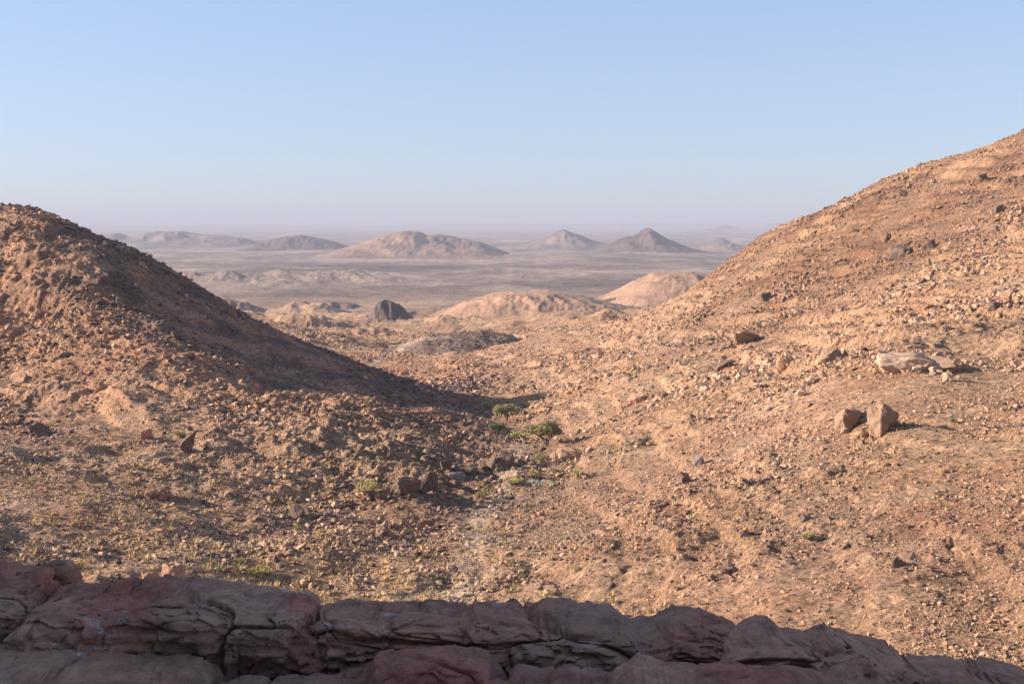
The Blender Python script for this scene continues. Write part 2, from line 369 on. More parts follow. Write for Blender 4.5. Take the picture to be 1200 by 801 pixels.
def ledge_mat(name, base, dark, seed):
    m, n, b = base_mat(name, 0.85)
    b.inputs['Specular IOR Level'].default_value = 0.3
    g0 = n.nodes.new('ShaderNodeTexCoord'); mp = n.nodes.new('ShaderNodeMapping'); mp.inputs['Location'].default_value = (seed * 3.1, seed * 1.7, seed)
    n.links.new(g0.outputs['Object'], mp.inputs[0]); p = mp.outputs[0]
    ms = n.nodes.new('ShaderNodeMapping'); ms.inputs['Scale'].default_value = (0.7, 1, 2.6); n.links.new(p, ms.inputs[0])
    f1 = noise(n, 1.3, 9, 0.62, ms.outputs[0], 0.7)
    c = ramp(n, f1, [(0.28, dark), (0.45, base), (0.6, tuple(v * 1.12 for v in base)), (0.75, (base[0] * 1.35, base[1] * 1.35, base[2] * 1.4))])
    f2 = noise(n, 0.8, 3, 0.6, p); rm = ramp(n, f2, [(0.5, (0, 0, 0)), (0.66, (1, 1, 1))])
    c = mixc(n, c, (0.38, 0.15, 0.10), rm, 'MIX')
    f5 = noise(n, 14, 6, 0.75, p); g5 = ramp(n, f5, [(0.3, (0.5, 0.49, 0.5)), (0.5, (1, 1, 1)), (0.75, (1.6, 1.55, 1.5))])
    c = mixc(n, c, g5, 0.9, 'MULTIPLY')
    # pale mineral veins
    w1 = noise(n, 0.7, 8, 0.7, p, 0.0); ab = n.nodes.new('ShaderNodeMath'); ab.operation = 'SUBTRACT'; n.links.new(w1, ab.inputs[0]); ab.inputs[1].default_value = 0.5
    aa = n.nodes.new('ShaderNodeMath'); aa.operation = 'ABSOLUTE'; n.links.new(ab.outputs[0], aa.inputs[0])
    vm = ramp(n, aa.outputs[0], [(0.0, (1, 1, 1)), (0.004, (0.6, 0.6, 0.6)), (0.010, (0, 0, 0))])
    gate = ramp(n, noise(n, 1.9, 2, 0.5, p), [(0.56, (0, 0, 0)), (0.66, (1, 1, 1))])
    vm2 = mixc(n, vm, gate, 1.0, 'MULTIPLY')
    c = mixc(n, c, (0.55, 0.48, 0.45), vm2, 'MIX')
    n.links.new(c, b.inputs['Base Color'])
    add = n.nodes.new('ShaderNodeMath'); add.operation = 'MULTIPLY_ADD'; add.inputs[1].default_value = 0.25
    n.links.new(f5, add.inputs[0]); n.links.new(noise(n, 3.5, 9, 0.68, ms.outputs[0], 0.4), add.inputs[2])
    bump(n, b, add.outputs[0], 1.0, 0.09)
    return m
def leaf_mat(name, c1, c2):
    m, n, b = base_mat(name, 0.8)
    c = ramp(n, noise(n, 2.2, 3, 0.6, pos(n)), [(0.35, c1), (0.65, c2)])
    n.links.new(c, b.inputs['Base Color']); return m
def plain_mat(name, c):
    m, n, b = base_mat(name, 0.9)
    n.links.new(ramp(n, noise(n, 8, 4, 0.6, pos(n)), [(0.3, tuple(v * .7 for v in c)), (0.7, tuple(v * 1.2 for v in c))]), b.inputs['Base Color']); return m
M_TER = terrain_mat(); M_FAR = far_mat()
M_SCREE = stone_mat('scree_stone', 'INSTANCER', None)

# ------------------------------------------------------------------ terrain mesh
th_in = np.arctan(np.linspace(-0.50, 0.50, 861))
th_l = -np.concatenate([np.geomspace(0.4680, 1.2, 40)[1:], np.linspace(1.25, 2.9, 16)])[::-1]
th_all = np.concatenate([th_l, th_in, -th_l[::-1]])
rad = np.concatenate([np.geomspace(2.5, 33, 40), np.geomspace(33.3, 520, 960)[0:], np.geomspace(525, 1500, 150), np.geomspace(1520, 9000, 160), np.geomspace(9200, 31000, 36)])
# rings are arcs of equal forward distance inside the view and of equal radius outside it
TH, RR = np.meshgrid(th_all, rad, indexing='ij')
R = RR / np.cos(np.clip(TH, -0.60, 0.60))
X = R * np.sin(TH); Y = R * np.cos(TH)
Z, U, D, REG, ROCK, C1, C2 = height(X, Y, True, True)
NA, NR = X.shape
# region of every vertex: near ground, left hill, right hill, plain
def region(U, D, REG):
    g = np.zeros(U.shape, np.int16)
    Lu = np.interp(D, [120, 150, 175, 200, 250, 300, 420, 430], [-0.45, -0.30, -0.10, -0.03, -0.015, -0.05, -0.2, -9])
    g[(U < Lu) & (D > 120) & (D < 430)] = 1
    Ru = np.interp(D, [60, 90, 130, 200, 300, 450, 800, 900], [0.52, 0.30, 0.22, 0.16, 0.12, 0.10, 0.3, 9])
    g[(U > Ru) & (D > 60)] = 2
    g[D > 950] = 3
    return np.where(REG > 0, REG, g)
G = region(U, D, REG)
dXa = np.gradient(X, axis=0); dYa = np.gradient(Y, axis=0); dZa = np.gradient(Z, axis=0)
dXr = np.gradient(X, axis=1); dYr = np.gradient(Y, axis=1); dZr = np.gradient(Z, axis=1)
NX = dYa * dZr - dZa * dYr; NY = dZa * dXr - dXa * dZr; NZ = dXa * dYr - dYa * dXr
nl = np.sqrt(NX**2 + NY**2 + NZ**2) + 1e-12; sg = np.sign(NZ); NX, NY, NZ = NX / nl * sg, NY / nl * sg, NZ / nl * sg

TRACK = [tuple(hit(px, py, 300, 900)[:2]) for px, py in ((428,434),(444,422),(456,413),(472,405),(490,399),(508,396),(524,395))]
def ground_colour(x, y, z, U, D, ROCK, C1, C2, REG):
    def c(*v): return np.array(v, np.float32)
    tan = c(.42, .257, .152); red = c(.50, .27, .16); pale = c(.51, .345, .22); dark = c(.17, .105, .078); pink = c(.45, .26, .165)
    n1 = fbm(x, y, 38, 4, s=91)[..., None]; n2 = fbm(x, y, 9, 4, s=92)[..., None]; n3 = fbm(x, y, 95, 3, s=93)[..., None]
    col = tan + (pale - tan) * np.clip(0.15 + 1.1 * n2, 0, 1) + (pink - tan) * np.clip(0.3 + 1.2 * n1, 0, 1) * 0.8
    # left hill is redder, its top most
    lh = (sstep(0.0, -0.12, U) * sstep(130, 190, D) * (1 - sstep(330, 480, D)))[..., None]
    col = col + (red * 1.05 - col) * lh * np.clip(0.5 + 0.9 * n1 + 0.5 * sstep(200, 240, D)[..., None], 0, 0.9)
    # dark varnish patches on the left hill spur, plus flank shade put into the colour
    varnish_shade = (sstep(-0.44, -0.33, U + .0030 * (D - 215)) * sstep(178, 200, D) * (1 - sstep(290, 330, D)) * (1 - sstep(-.05, .02, U)))[..., None]
    col = col + (c(.17, .125, .105) - col) * varnish_shade * np.clip(0.62 + 1.1 * n2 + .8 * n1, 0.1, 0.92)
    # right hill upper slope browner
    rh = (sstep(0.12, 0.2, U) * sstep(180, 280, D))[..., None]
    col = col + (c(.225, .128, .077) - col) * rh * np.clip(0.7 + 0.9 * n1 + .5 * n2, 0, 0.95)
    # stony dark ground in the left foreground and along the wadi
    lf = (sstep(0.08, -0.1, U + 0.12 * sstep(110, 60, D)) * (1 - sstep(130, 175, D)))[..., None]
    col = col + (c(.44, .28, .185) - col) * lf * np.clip(0.45 + 1.0 * n2 + 0.6 * n1, 0, 0.85)
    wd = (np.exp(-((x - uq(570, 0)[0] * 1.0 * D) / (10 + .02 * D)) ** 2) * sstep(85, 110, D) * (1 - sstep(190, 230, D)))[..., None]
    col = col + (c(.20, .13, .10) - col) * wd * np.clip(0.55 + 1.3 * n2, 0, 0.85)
    rk = sstep(0.5, 1.05, ROCK)[..., None]
    col = col * (1 - 0.22 * rk * np.clip(0.5 + 1.5 * n2, 0, 1)) * (0.86 + 0.28 * C2[..., None]) * (0.9 + 0.2 * C1[..., None])
    # plain: grey brown gravel with paler washes
    gp = c(.185, .135, .108); wash = c(.35, .255, .19); drk = c(.10, .078, .07)
    f1 = fbm(x * .9, y * .9, 560, 6, gain=.6, s=95)[..., None]; f2 = ridged(x + 60 * perlin(x / 200, y / 200, 7), y * .5, 420, 5, gain=.6, s=96)[..., None]
    pc = gp + (wash - gp) * np.clip(3.0 * f1 + 0.05, 0, 1) * 0.85 + (wash - gp) * np.clip(f2 * 3.2 - 1.5, 0, 1) * 0.8 + (drk - gp) * np.clip(-3.4 * f1 - 0.15, 0, 1) * 0.8
    sc = (sstep(-680, -520, x) * (1 - sstep(-270, -110, x)) * sstep(1620, 1760, D) * (1 - sstep(1880, 2100, D)))[..., None]
    pc = pc + (c(.28, .205, .155) - pc) * sc * 0.75
    fp = sstep(900, 1650, D)[..., None]
    col = col + (pc - col) * fp
    cd_ = uq(0, 400)[0] * 0 + (np.interp(D, [60, 75, 90, 105, 130, 160], [520, 535, 545, 562, 592, 610]) - 600) / F * D + 1.2 * perlin(x / 7, y / 7, 8)
    wl_ = (np.exp(-((x - cd_) / 1.5) ** 2) * (1 - sstep(150, 175, D)))[..., None]
    col = col + (c(.50, .37, .26) - col) * np.clip(wl_ * (.75 + n2), 0, .8)
    K = {'tan': c(.27, .17, .12), 'grey': c(.20, .145, .12), 'dark': c(.12, .085, .072), 'sand': c(.37, .22, .14), 'brown': c(.21, .14, .105)}
    for i, h in enumerate(FAR):
        m = REG == 10 + i
        if m.any():
            v = fbm(x[m], y[m], h[3] / 4, 4, s=97)[:, None]
            col[m] = K[h[6]] * (1 + (0.15 if h[6] == 'sand' else 0.6) * v)
    if TRACK is not None:
        dm_ = np.full(np.shape(x), 1e9)
        near_ = (D > 300) & (D < 800) & (np.abs(U) < .2)
        if near_.any():
            xx, yy = x[near_], y[near_]; b_ = np.full(xx.shape, 1e9)
            for (ax, ay), (cx, cy) in zip(TRACK[:-1], TRACK[1:]):
                ex, ey = cx - ax, cy - ay; t_ = np.clip(((xx - ax) * ex + (yy - ay) * ey) / (ex * ex + ey * ey), 0, 1)
                b_ = np.minimum(b_, np.hypot(xx - ax - t_ * ex, yy - ay - t_ * ey))
            dm_[near_] = b_
        tk = (1 - sstep(1.3, 2.6, dm_))[..., None]; col = col + (c(.44, .32, .225) - col) * tk * .85
    return np.clip(col, 0.02, 0.75)
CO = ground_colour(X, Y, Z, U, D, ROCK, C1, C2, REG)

idx = np.arange(NA * NR, dtype=np.int32).reshape(NA, NR)
quads = np.stack([idx[:-1, :-1], idx[1:, :-1], idx[1:, 1:], idx[:-1, 1:]], -1)
QG = np.maximum.reduce([G[:-1, :-1], G[1:, :-1], G[1:, 1:], G[:-1, 1:]])
P3 = np.stack([X, Y, Z], -1).reshape(-1, 3); N3 = np.stack([NX, NY, NZ], -1).reshape(-1, 3); C3 = CO.reshape(-1, 3)
names = {0: ('valley_floor', 'stony pinkish tan valley floor sloping down from the ledge'), 1: ('left_hill', 'reddish rocky hill falling right with its far flank in deep shadow'),
         2: ('right_hill', 'long sunlit stony slope rising to the right edge'), 3: ('desert_plain', 'wide flat grey brown desert plain reaching the horizon')}
for g in np.unique(QG):
    qs = quads[QG == g]
    used, inv = np.unique(qs.ravel(), return_inverse=True)
    nm, lb = names[int(g)] if g < 10 else FAR[g - 10][:2]
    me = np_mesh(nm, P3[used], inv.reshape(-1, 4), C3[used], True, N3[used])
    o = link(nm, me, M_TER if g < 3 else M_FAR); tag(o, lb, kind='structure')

# ------------------------------------------------------------------ loose stones: geometry-node instances on points
def scatter_group(name, mat, shape):
    ng = bpy.data.node_groups.new(name, 'GeometryNodeTree')
    ng.interface.new_socket('Geometry', in_out='INPUT', socket_type='NodeSocketGeometry'); ng.interface.new_socket('Geometry', in_out='OUTPUT', socket_type='NodeSocketGeometry')
    N = ng.nodes; L = ng.links
    gi = N.new('NodeGroupInput'); go = N.new('NodeGroupOutput')
    join = N.new('GeometryNodeJoinGeometry')
    for v in range(8):
        if shape == 'rock':
            ico = N.new('GeometryNodeMeshIcoSphere'); ico.inputs['Subdivisions'].default_value = 1; ico.inputs['Radius'].default_value = 0.5
            sp = N.new('GeometryNodeSetPosition'); no = N.new('ShaderNodeTexNoise'); no.noise_dimensions = '4D'
            no.inputs['W'].default_value = 3.7 * v + 1; no.inputs['Scale'].default_value = 1.5; no.inputs['Detail'].default_value = 1
            ps = N.new('GeometryNodeInputPosition'); L.new(ps.outputs[0], no.inputs['Vector'])
            sub = N.new('ShaderNodeVectorMath'); sub.operation = 'SUBTRACT'; sub.inputs[1].default_value = (.5, .5, .5)
            L.new(no.outputs['Color'], sub.inputs[0])
            sc = N.new('ShaderNodeVectorMath'); sc.operation = 'SCALE'; sc.inputs['Scale'].default_value = 1.45; L.new(sub.outputs[0], sc.inputs[0])
            L.new(ico.outputs['Mesh'], sp.inputs['Geometry']); L.new(sc.outputs[0], sp.inputs['Offset'])
            ch = N.new('GeometryNodeConvexHull'); L.new(sp.outputs[0], ch.inputs[0]); last = ch.outputs[0]
        smt = N.new('GeometryNodeSetMaterial'); smt.inputs['Material'].default_value = mat; L.new(last, smt.inputs[0])
        ss = N.new('GeometryNodeSetShadeSmooth'); ss.inputs['Shade Smooth'].default_value = False; L.new(smt.outputs[0], ss.inputs[0])
        g2 = N.new('GeometryNodeGeometryToInstance'); L.new(ss.outputs[0], g2.inputs[0]); L.new(g2.outputs[0], join.inputs[0])
    iop = N.new('GeometryNodeInstanceOnPoints'); iop.inputs['Pick Instance'].default_value = True
    L.new(gi.outputs[0], iop.inputs['Points']); L.new(join.outputs[0], iop.inputs['Instance'])
    def attr(nm, t):
        a = N.new('GeometryNodeInputNamedAttribute'); a.data_type = t; a.inputs['Name'].default_value = nm; return [o for o in a.outputs if o.enabled][0]
    e2r = N.new('FunctionNodeEulerToRotation'); L.new(attr('rot', 'FLOAT_VECTOR'), e2r.inputs[0])
    L.new(e2r.outputs[0], iop.inputs['Rotation']); L.new(attr('scl', 'FLOAT_VECTOR'), iop.inputs['Scale']); L.new(attr('var', 'INT'), iop.inputs['Instance Index'])
    L.new(iop.outputs[0], go.inputs[0])
    return ng
def scatter(name, label, P, scl, rot, var, tint, ng):
    me = bpy.data.meshes.new(name); me.vertices.add(len(P)); me.vertices.foreach_set('co', P.astype(np.float32).ravel())
    for nm, t, v in (('scl', 'FLOAT_VECTOR', scl), ('rot', 'FLOAT_VECTOR', rot)):
        me.attributes.new(nm, t, 'POINT').data.foreach_set('vector', v.astype(np.float32).ravel())
    me.attributes.new('var', 'INT', 'POINT').data.foreach_set('value', var.astype(np.int32))
    c4 = np.ones((len(P), 4), np.float32); c4[:, :3] = tint; me.attributes.new('tint', 'FLOAT_COLOR', 'POINT').data.foreach_set('color', c4.ravel())
    o = link(name, me, None); tag(o, label, kind='stuff')
    md = o.modifiers.new('scatter', 'NODES'); md.node_group = ng
    return o
NG_ROCK = scatter_group('loose_stones', M_SCREE, 'rock')
rr_ = np.random.RandomState(3)
def sample_ground(n, dmin, dmax, keep):
    U = rr_.uniform(-0.55, 0.55, n); V = rr_.uniform(math.log(dmin), math.log(dmax), n); D = np.exp(V)
    x = U * D; y = D
    k = keep(x, y, U, D) > rr_.rand(n); return x[k], y[k], U[k], D[k]
def dens(x, y, U, D):
    cl = fbm(x, y, 22, 4, s=101); cl2 = fbm(x, y, 5, 2, s=102)
    left = sstep(0.05, -0.08, U + .1 * sstep(110, 60, D))
    return np.clip(0.42 + 1.8 * cl + 1.2 * cl2 + 0.25 * left + 0.18 * sstep(.1, .25, U) + .3 * sstep(0, .2, U) * (1 - sstep(90, 120, D)), 0.16, 1) * (1 - .6 * sstep(300, 500, D))
x, y, u, d = sample_ground(800000, 40, 560, dens)
z, _, _, reg, rock, c1, c2 = height(x, y, True, True)
n = len(x)
par = np.minimum((1 - rr_.rand(n)) ** (-1 / 2.2), 7.0)
size = np.clip(0.00073 * d * par, 0.06, 1.1)
size *= 0.62 + 0.85 * np.clip(fbm(x, y, 30, 3, s=103) * 1.4 + .35, 0, 1)
scl = size[:, None] * rr_.uniform(0.55, 1.25, (n, 3)) * np.array([1.15, 1.15, 0.85])
rot = rr_.uniform(-0.5, 0.5, (n, 3)); rot[:, 2] = rr_.uniform(0, 6.28, n)
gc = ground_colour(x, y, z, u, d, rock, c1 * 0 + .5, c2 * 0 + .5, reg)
t = rr_.rand(n, 1)
tint = gc * (0.78 + 0.5 * rr_.rand(n, 1))
tint = np.where(t < 0.26, np.array([[.13, .085, .07]]) * (0.7 + rr_.rand(n, 1)), tint)
tint = np.where(t > 0.965, np.array([[.47, .33, .23]]) * (0.8 + .3 * rr_.rand(n, 1)), tint)
P = np.stack([x, y, z + scl[:, 2] * 0.22], 1)
hillmask = (u < -0.02) & (d > 150) & (d < 330)
rmask = (~hillmask) & (u > 0.05)
for m_, lb in ((hillmask, 'countless angular reddish stones strewn over the left hill'), (rmask, 'countless tan stones strewn over the right slope'),
               (~hillmask & ~rmask, 'countless dark and tan stones strewn over the valley floor')):
    scatter('scree', lb, P[m_], scl[m_], rot[m_], rr_.randint(0, 8, m_.sum()), tint[m_], NG_ROCK)

# ------------------------------------------------------------------ single boulders
def boulder_mesh(seed, sx, sy, sz, n=16, cuts=3, rough=0.13, flat=False):
    r = random.Random(seed); bm = bmesh.new()
    for i in range(n):
        v = Vector((r.gauss(0, 1), r.gauss(0, 1), r.gauss(0, 1))).normalized()
        m = max(abs(v.x), abs(v.y), abs(v.z)); v = v / (m ** 0.65)
        bm.verts.new(v * r.uniform(0.85, 1.05))
    res = bmesh.ops.convex_hull(bm, input=bm.verts)
    bmesh.ops.delete(bm, geom=[g for g in res['geom_interior'] if isinstance(g, bmesh.types.BMVert)], context='VERTS')
    lo = [min(v.co[i] for v in bm.verts) for i in range(3)]; hi = [max(v.co[i] for v in bm.verts) for i in range(3)]
    for v in bm.verts:
        v.co = Vector([(v.co[i] - (lo[i] + hi[i]) / 2) / (hi[i] - lo[i]) for i in range(3)])
    bmesh.ops.bevel(bm, geom=list(bm.edges), offset=0.025, segments=1, affect='EDGES')
    bmesh.ops.triangulate(bm, faces=bm.faces)
    for _ in range(cuts):
        bmesh.ops.subdivide_edges(bm, edges=[e for e in bm.edges if e.calc_length() > 0.09], cuts=1, use_grid_fill=True)
        bmesh.ops.triangulate(bm, faces=[f for f in bm.faces if len(f.verts) > 3])
    co = np.array([v.co for v in bm.verts]); 
    k = seed * 0.37
    d = perlin(co[:, 0] * 3 + k + co[:, 2] * 2.3, co[:, 1] * 3 + co[:, 2] * 3.1, seed % 50) + 0.5 * perlin(co[:, 0] * 8 + co[:, 2] * 7, co[:, 1] * 8 - co[:, 2] * 5 + k, 9)
    for v, dd in zip(bm.verts, d):
        v.co *= 1 + rough * float(dd)
        v.co.x *= sx; v.co.y *= sy; v.co.z *= sz
    me = bpy.data.meshes.new('boulder'); bm.to_mesh(me); bm.free()
    return me
MB = {'tan': stone_mat('tan_boulder_stone', None, (.40, .25, .16)), 'brown': stone_mat('brown_boulder_stone', None, (.29, .185, .125)),
      'dark': stone_mat('dark_boulder_stone', None, (.17, .115, .088)), 'pale': stone_mat('pale_boulder_stone', None, (.50, .335, .23)), 'red': stone_mat('red_boulder_stone', None, (.40, .225, .145)),
      'grey': stone_mat('grey_boulder_stone', None, (.25, .20, .18))}
def boulder(px, py, wp, hp, dr, kind, seed, label, rz=0.0, tilt=0.0, sink=0.34, name='boulder', cat='boulder', n=16):
    """px, py = middle of its foot; wp, hp = width and height in the photograph's pixels; dr = depth / width"""
    p = hit(px, py); s = p.y / F
    sx, sz = wp * s, hp * s / (1 - sink)
    me = boulder_mesh(seed, sx, sx * dr, sz, n=n)
    o = link(name, me, MB[kind]); o.location = (p.x, p.y + sx * dr * 0.3, p.z + sz * (0.5 - sink))
    o.rotation_euler = (0, tilt, rz); tag(o, label, cat); return o
B = [
 (1038,504,38,33,0.9,'brown',11,'tall upright brown boulder with a dark shaded right side on the right slope',0.3,-0.1,16),
 (999,502,34,24,1.0,'brown',12,'squat brown block standing just left of the tall upright boulder',0.1,0.05,12),
 (1013,514,24,16,0.9,'tan',13,'low tan rock lying in front of the tall upright boulder and the squat block',0.4,0,14),
 (1062,433,66,19,0.7,'pale',14,'big pale flat slab with a dark undercut on the right slope',0.05,0.04,14),
 (1100,434,52,15,0.8,'tan',15,'tan slab continuing the right end of the big pale flat slab',-0.1,-0.05,14),
 (975,424,30,16,1.0,'brown',16,'brown rock with a black hollow at its left, left of the big pale slab',0.2,0,14),
 (872,402,30,14,0.9,'brown',17,'brown outcrop knob with a long shadow on the middle right slope',0.2,0,16),
 (846,432,26,9,0.8,'dark',18,'thin dark slanting rock below the brown outcrop knob',0,-0.5,12),
 (920,432,22,14,0.9,'red',19,'small red brown rock between the dark slanting rock and the pale slab',0,0.2,14),
 (1051,664,17,10,0.9,'dark',20,'small black rock alone on the smooth sandy patch at lower right',0,0,12),
 (1062,670,10,6,0.9,'brown',21,'little brown stone touching the small black rock at lower right',0.4,0,12),
 (1112,447,13,10,0.9,'pale',22,'small bright cream rock below the right end of the pale slab',0,0,12),
 (1058,300,28,14,0.9,'dark',23,'dark rock cluster high on the right slope, largest of the dark ones',0.2,0,14),
 (1090,292,16,12,0.9,'dark',24,'small dark rock right of the largest dark rock high on the slope',0,0,12),
 (1042,282,10,8,1,'dark',25,'tiny dark rock above the largest dark rock high on the slope',0,0,12),
 (1152,212,12,9,1,'dark',26,'topmost dark rock near the skyline of the right slope',0,0,12),
 (1175,248,16,8,1,'dark',27,'dark flat rock near the right edge below the topmost dark rock',0,0,12),
 (1180,355,16,12,1,'red',28,'reddish dark block on the right slope near the photo edge',0.5,0,12),
 (1165,362,14,8,1,'dark',29,'low dark stone left of the reddish block near the right edge',0.5,0,12),
 (900,352,20,9,1,'dark',30,'dark rock on the lower skyline side of the right slope',0,0,12),
 (478,577,38,18,0.7,'dark',31,'wide low dark boulder heap beside the yellow bush on the valley floor',0.3,0,14),
 (500,574,26,22,0.8,'dark',32,'dark rounded rock forming the right half of the dark boulder heap',0.2,0,14),
 (522,551,17,13,0.9,'dark',33,'dark cube-like rock above and right of the dark boulder heap',0.4,0,10),
 (536,563,24,9,0.8,'grey',34,'pale grey flat rock under the dark cube-like rock',0.2,0,14),
 (592,545,22,14,1,'dark',35,'dark rock in the wadi bed below the acacia trees',0.2,0,14),
 (577,549,12,16,1,'dark',36,'narrow black rock left of the dark rock in the wadi bed',0,0.2,12),
 (671,537,38,14,0.8,'tan',37,'pinkish rounded rock right of and below the flat topped acacia',0,0,16),
 (647,499,9,6,1,'dark',38,'small black stone just above the flat topped acacia',0,0,12),
 (803,566,12,13,0.9,'dark',39,'dark stone in the rubble band halfway up to the right slope',0,0,12),
 (820,544,16,10,0.9,'grey',40,'grey stone upper right of the dark stone in the rubble band',0,0,12),
 (748,472,26,10,0.9,'red',41,'reddish rock ledge on the slope right of the acacia trees',0,0,14),
 (944,610,13,8,0.9,'dark',42,'lone dark stone on the plain lower part of the right slope',0,0,12),
 (597,652,9,6,0.9,'dark',43,'small dark stone low in the wadi above the parapet',0,0,12),
 (172,515,14,12,0.9,'red',44,'red brown rock in the middle of the left hill foot',0,0,12),
 (117,458,16,12,0.9,'red',45,'rust coloured rock on the lower left hill face',0,0,12),
 (218,530,16,24,0.9,'dark',46,'upright dark rock at the foot of the left hill',0,0.1,12),
 (186,583,30,20,0.9,'brown',47,'brown rock standing on the dark brow in the left foreground',0,0,14),
 (345,608,20,14,0.9,'dark',48,'dark rock on the gravel left of the yellow bush',0,0,12),
 (448,628,20,12,0.9,'brown',49,'brown rock below the yellow bush',0.2,0,12),
 (45,510,24,16,0.9,'dark',50,'dark rock on the brow at the far left',0.2,0,12),
 (200,688,30,26,0.9,'red',51,'orange red broken rock just behind the parapet',0.2,0.1,14),
 (176,688,20,22,0.9,'red',52,'narrow orange red rock left of the orange red broken rock behind the parapet',0.4,-0.1,12),
 (150,686,26,12,0.9,'dark',53,'low dark rock behind the parapet left of the orange red rocks',0.1,0,12),
 (205,396,10,10,1,'dark',54,'dark rock on the crest of the left hill spur',0,0,12),
 (187,293,9,6,1,'dark',55,'small rock breaking the shaded skyline of the left hill',0,0,12),
]
for (px, py, wp, hp, dr, kind, seed, lb, rz, tl, nn) in B:
    boulder(px, py, wp, hp, dr, kind, seed, lb, rz, tl, n=nn)

# broken pieces and banked-up rubble round the single boulders
_dp, _ds, _dt = [], [], []
for (px, py, wp, hp, dr, kind, seed, lb, rz, tl, nn) in B:
    p = hit(px, py); w0 = wp * p.y / F; k_ = 46 if wp > 20 else 16
    a_ = rr_.uniform(0, 6.28, k_); q_ = w0 * (0.42 + rr_.exponential(.28, k_))
    dx_ = p.x + np.cos(a_) * q_; dy_ = p.y + w0 * dr * .3 + np.sin(a_) * q_ * .8
    dz_ = height(dx_, dy_); ss = w0 * np.clip(.05 / (rr_.rand(k_) + .12), .05, .3)
    _dp.append(np.stack([dx_, dy_, dz_ + ss * .12], 1)); _ds.append(ss)
    bc = np.array({'tan': (.38, .24, .16), 'brown': (.28, .18, .12), 'dark': (.18, .12, .09), 'pale': (.45, .31, .21), 'red': (.38, .22, .14), 'grey': (.25, .2, .17)}[kind])
    _dt.append(bc[None] * (.7 + .6 * rr_.rand(k_, 1)))
_dp = np.concatenate(_dp); _ds = np.concatenate(_ds); _dt = np.concatenate(_dt); k_ = len(_dp)
scatter('rubble', 'broken stones banked up round the single boulders', _dp, _ds[:, None] * rr_.uniform(.6, 1.3, (k_, 3)), rr_.uniform(-.8, .8, (k_, 3)), rr_.randint(0, 8, k_), _dt, NG_ROCK)

# ------------------------------------------------------------------ plants
def clump(seed, sx, sy, sz, nleaf, leaf, zbias=0.0, shell=0.35, flat=False):
    """foliage: many small leaf faces in and on a lumpy ellipsoid made of sub-clumps"""
    r = np.random.RandomState(seed)
    nc = 14
    a = r.uniform(0, 2 * np.pi, nc); q = np.sqrt(r.rand(nc)) * 0.75
    cc = np.stack([q * np.cos(a), q * np.sin(a), r.uniform(-.5, .6, nc) * (0.4 if flat else 1) * (1 - q * .6)], 1)
    cr = r.uniform(0.22, 0.42, nc)
    w_ = r.choice(nc, nleaf); d = r.normal(size=(nleaf, 3)); d /= np.linalg.norm(d, axis=1)[:, None]
    p = cc[w_] + d * (cr[w_] * r.uniform(shell, 1, nleaf) ** 0.5)[:, None]
    p *= np.array([sx, sy, sz]) / 2
    t1 = r.normal(size=(nleaf, 3)); t1 /= np.linalg.norm(t1, axis=1)[:, None]; t2 = np.cross(t1, r.normal(size=(nleaf, 3))); t2 /= np.linalg.norm(t2, axis=1)[:, None]
    s = leaf * r.uniform(.6, 1.3, (nleaf, 1))
    co = np.stack([p - t1 * s, p + t2 * s * .5, p + t1 * s, p - t2 * s * .5], 1).reshape(-1, 3)
    return np_mesh('foliage', co, np.arange(nleaf * 4, dtype=np.int32).reshape(-1, 4), smooth=False)
def limbs(name, segs, mat, parent):
    """segs: list of ((x,y,z,r),(x,y,z,r)) tapered six-sided limbs"""
    bm = bmesh.new()
    for (a, b) in segs:
        A_, B_ = Vector(a[:3]), Vector(b[:3]); q = (B_ - A_).to_track_quat('Z', 'Y'); ring = []
        for c, rad_ in ((A_, a[3]), (B_, b[3])):
            ring.append([bm.verts.new(c + q @ Vector((rad_ * math.cos(k * math.pi / 3), rad_ * math.sin(k * math.pi / 3), 0))) for k in range(6)])
        for k in range(6): bm.faces.new((ring[0][k], ring[0][(k + 1) % 6], ring[1][(k + 1) % 6], ring[1][k]))
        bm.faces.new(ring[1])
    me = bpy.data.meshes.new(name); bm.to_mesh(me); bm.free(); return link(name, me, mat, parent)
M_BARK = plain_mat('acacia_bark', (.13, .09, .06))
M_GREEN = leaf_mat('acacia_leaves', (.22, .20, .085), (.34, .30, .13))
M_DEEP = leaf_mat('green_shrub_leaves', (.13, .16, .07), (.22, .25, .11))
M_YEL = leaf_mat('yellow_shrub_leaves', (.42, .34, .12), (.56, .45, .18))
M_OLI = leaf_mat('olive_shrub_leaves', (.32, .27, .11), (.48, .40, .18))
M_GRY = leaf_mat('grey_shrub_leaves', (.30, .30, .22), (.45, .44, .33))
def tree(px, py, wp, hp, mat, seed, label):
    p = hit(px, py); s = p.y / F; W, H = wp * s * 1.25, hp * s * 1.35; r = random.Random(seed)
    e = bpy.data.objects.new('acacia_tree', None); COL.objects.link(e); e.location = p - Vector((0, 0, 0.05)); tag(e, label, 'tree', 'acacia trees in the wadi')
    link('crown', clump(seed, W * 1.05, W * .85, H * 1.15, 3600, W * 0.026, flat=True), mat, e).location = (0, 0, H * .66)
    segs = []
    for k in range(3):
        a = k * 2.1 + r.random(); mid = (math.cos(a) * W * .07, math.sin(a) * W * .07, H * .3, .024 * H)
        segs.append(((0, 0, -0.1, .035 * H), mid))
        for j in range(3):
            b = a + r.uniform(-.8, .8); segs.append((mid, (math.cos(b) * W * .3, math.sin(b) * W * .25, H * r.uniform(.58, .72), .015 * H)))
    limbs('trunk', segs, M_BARK, e)
tree(640, 523, 42, 23, M_GREEN, 1, 'flat topped green acacia, widest of the trees in the wadi')
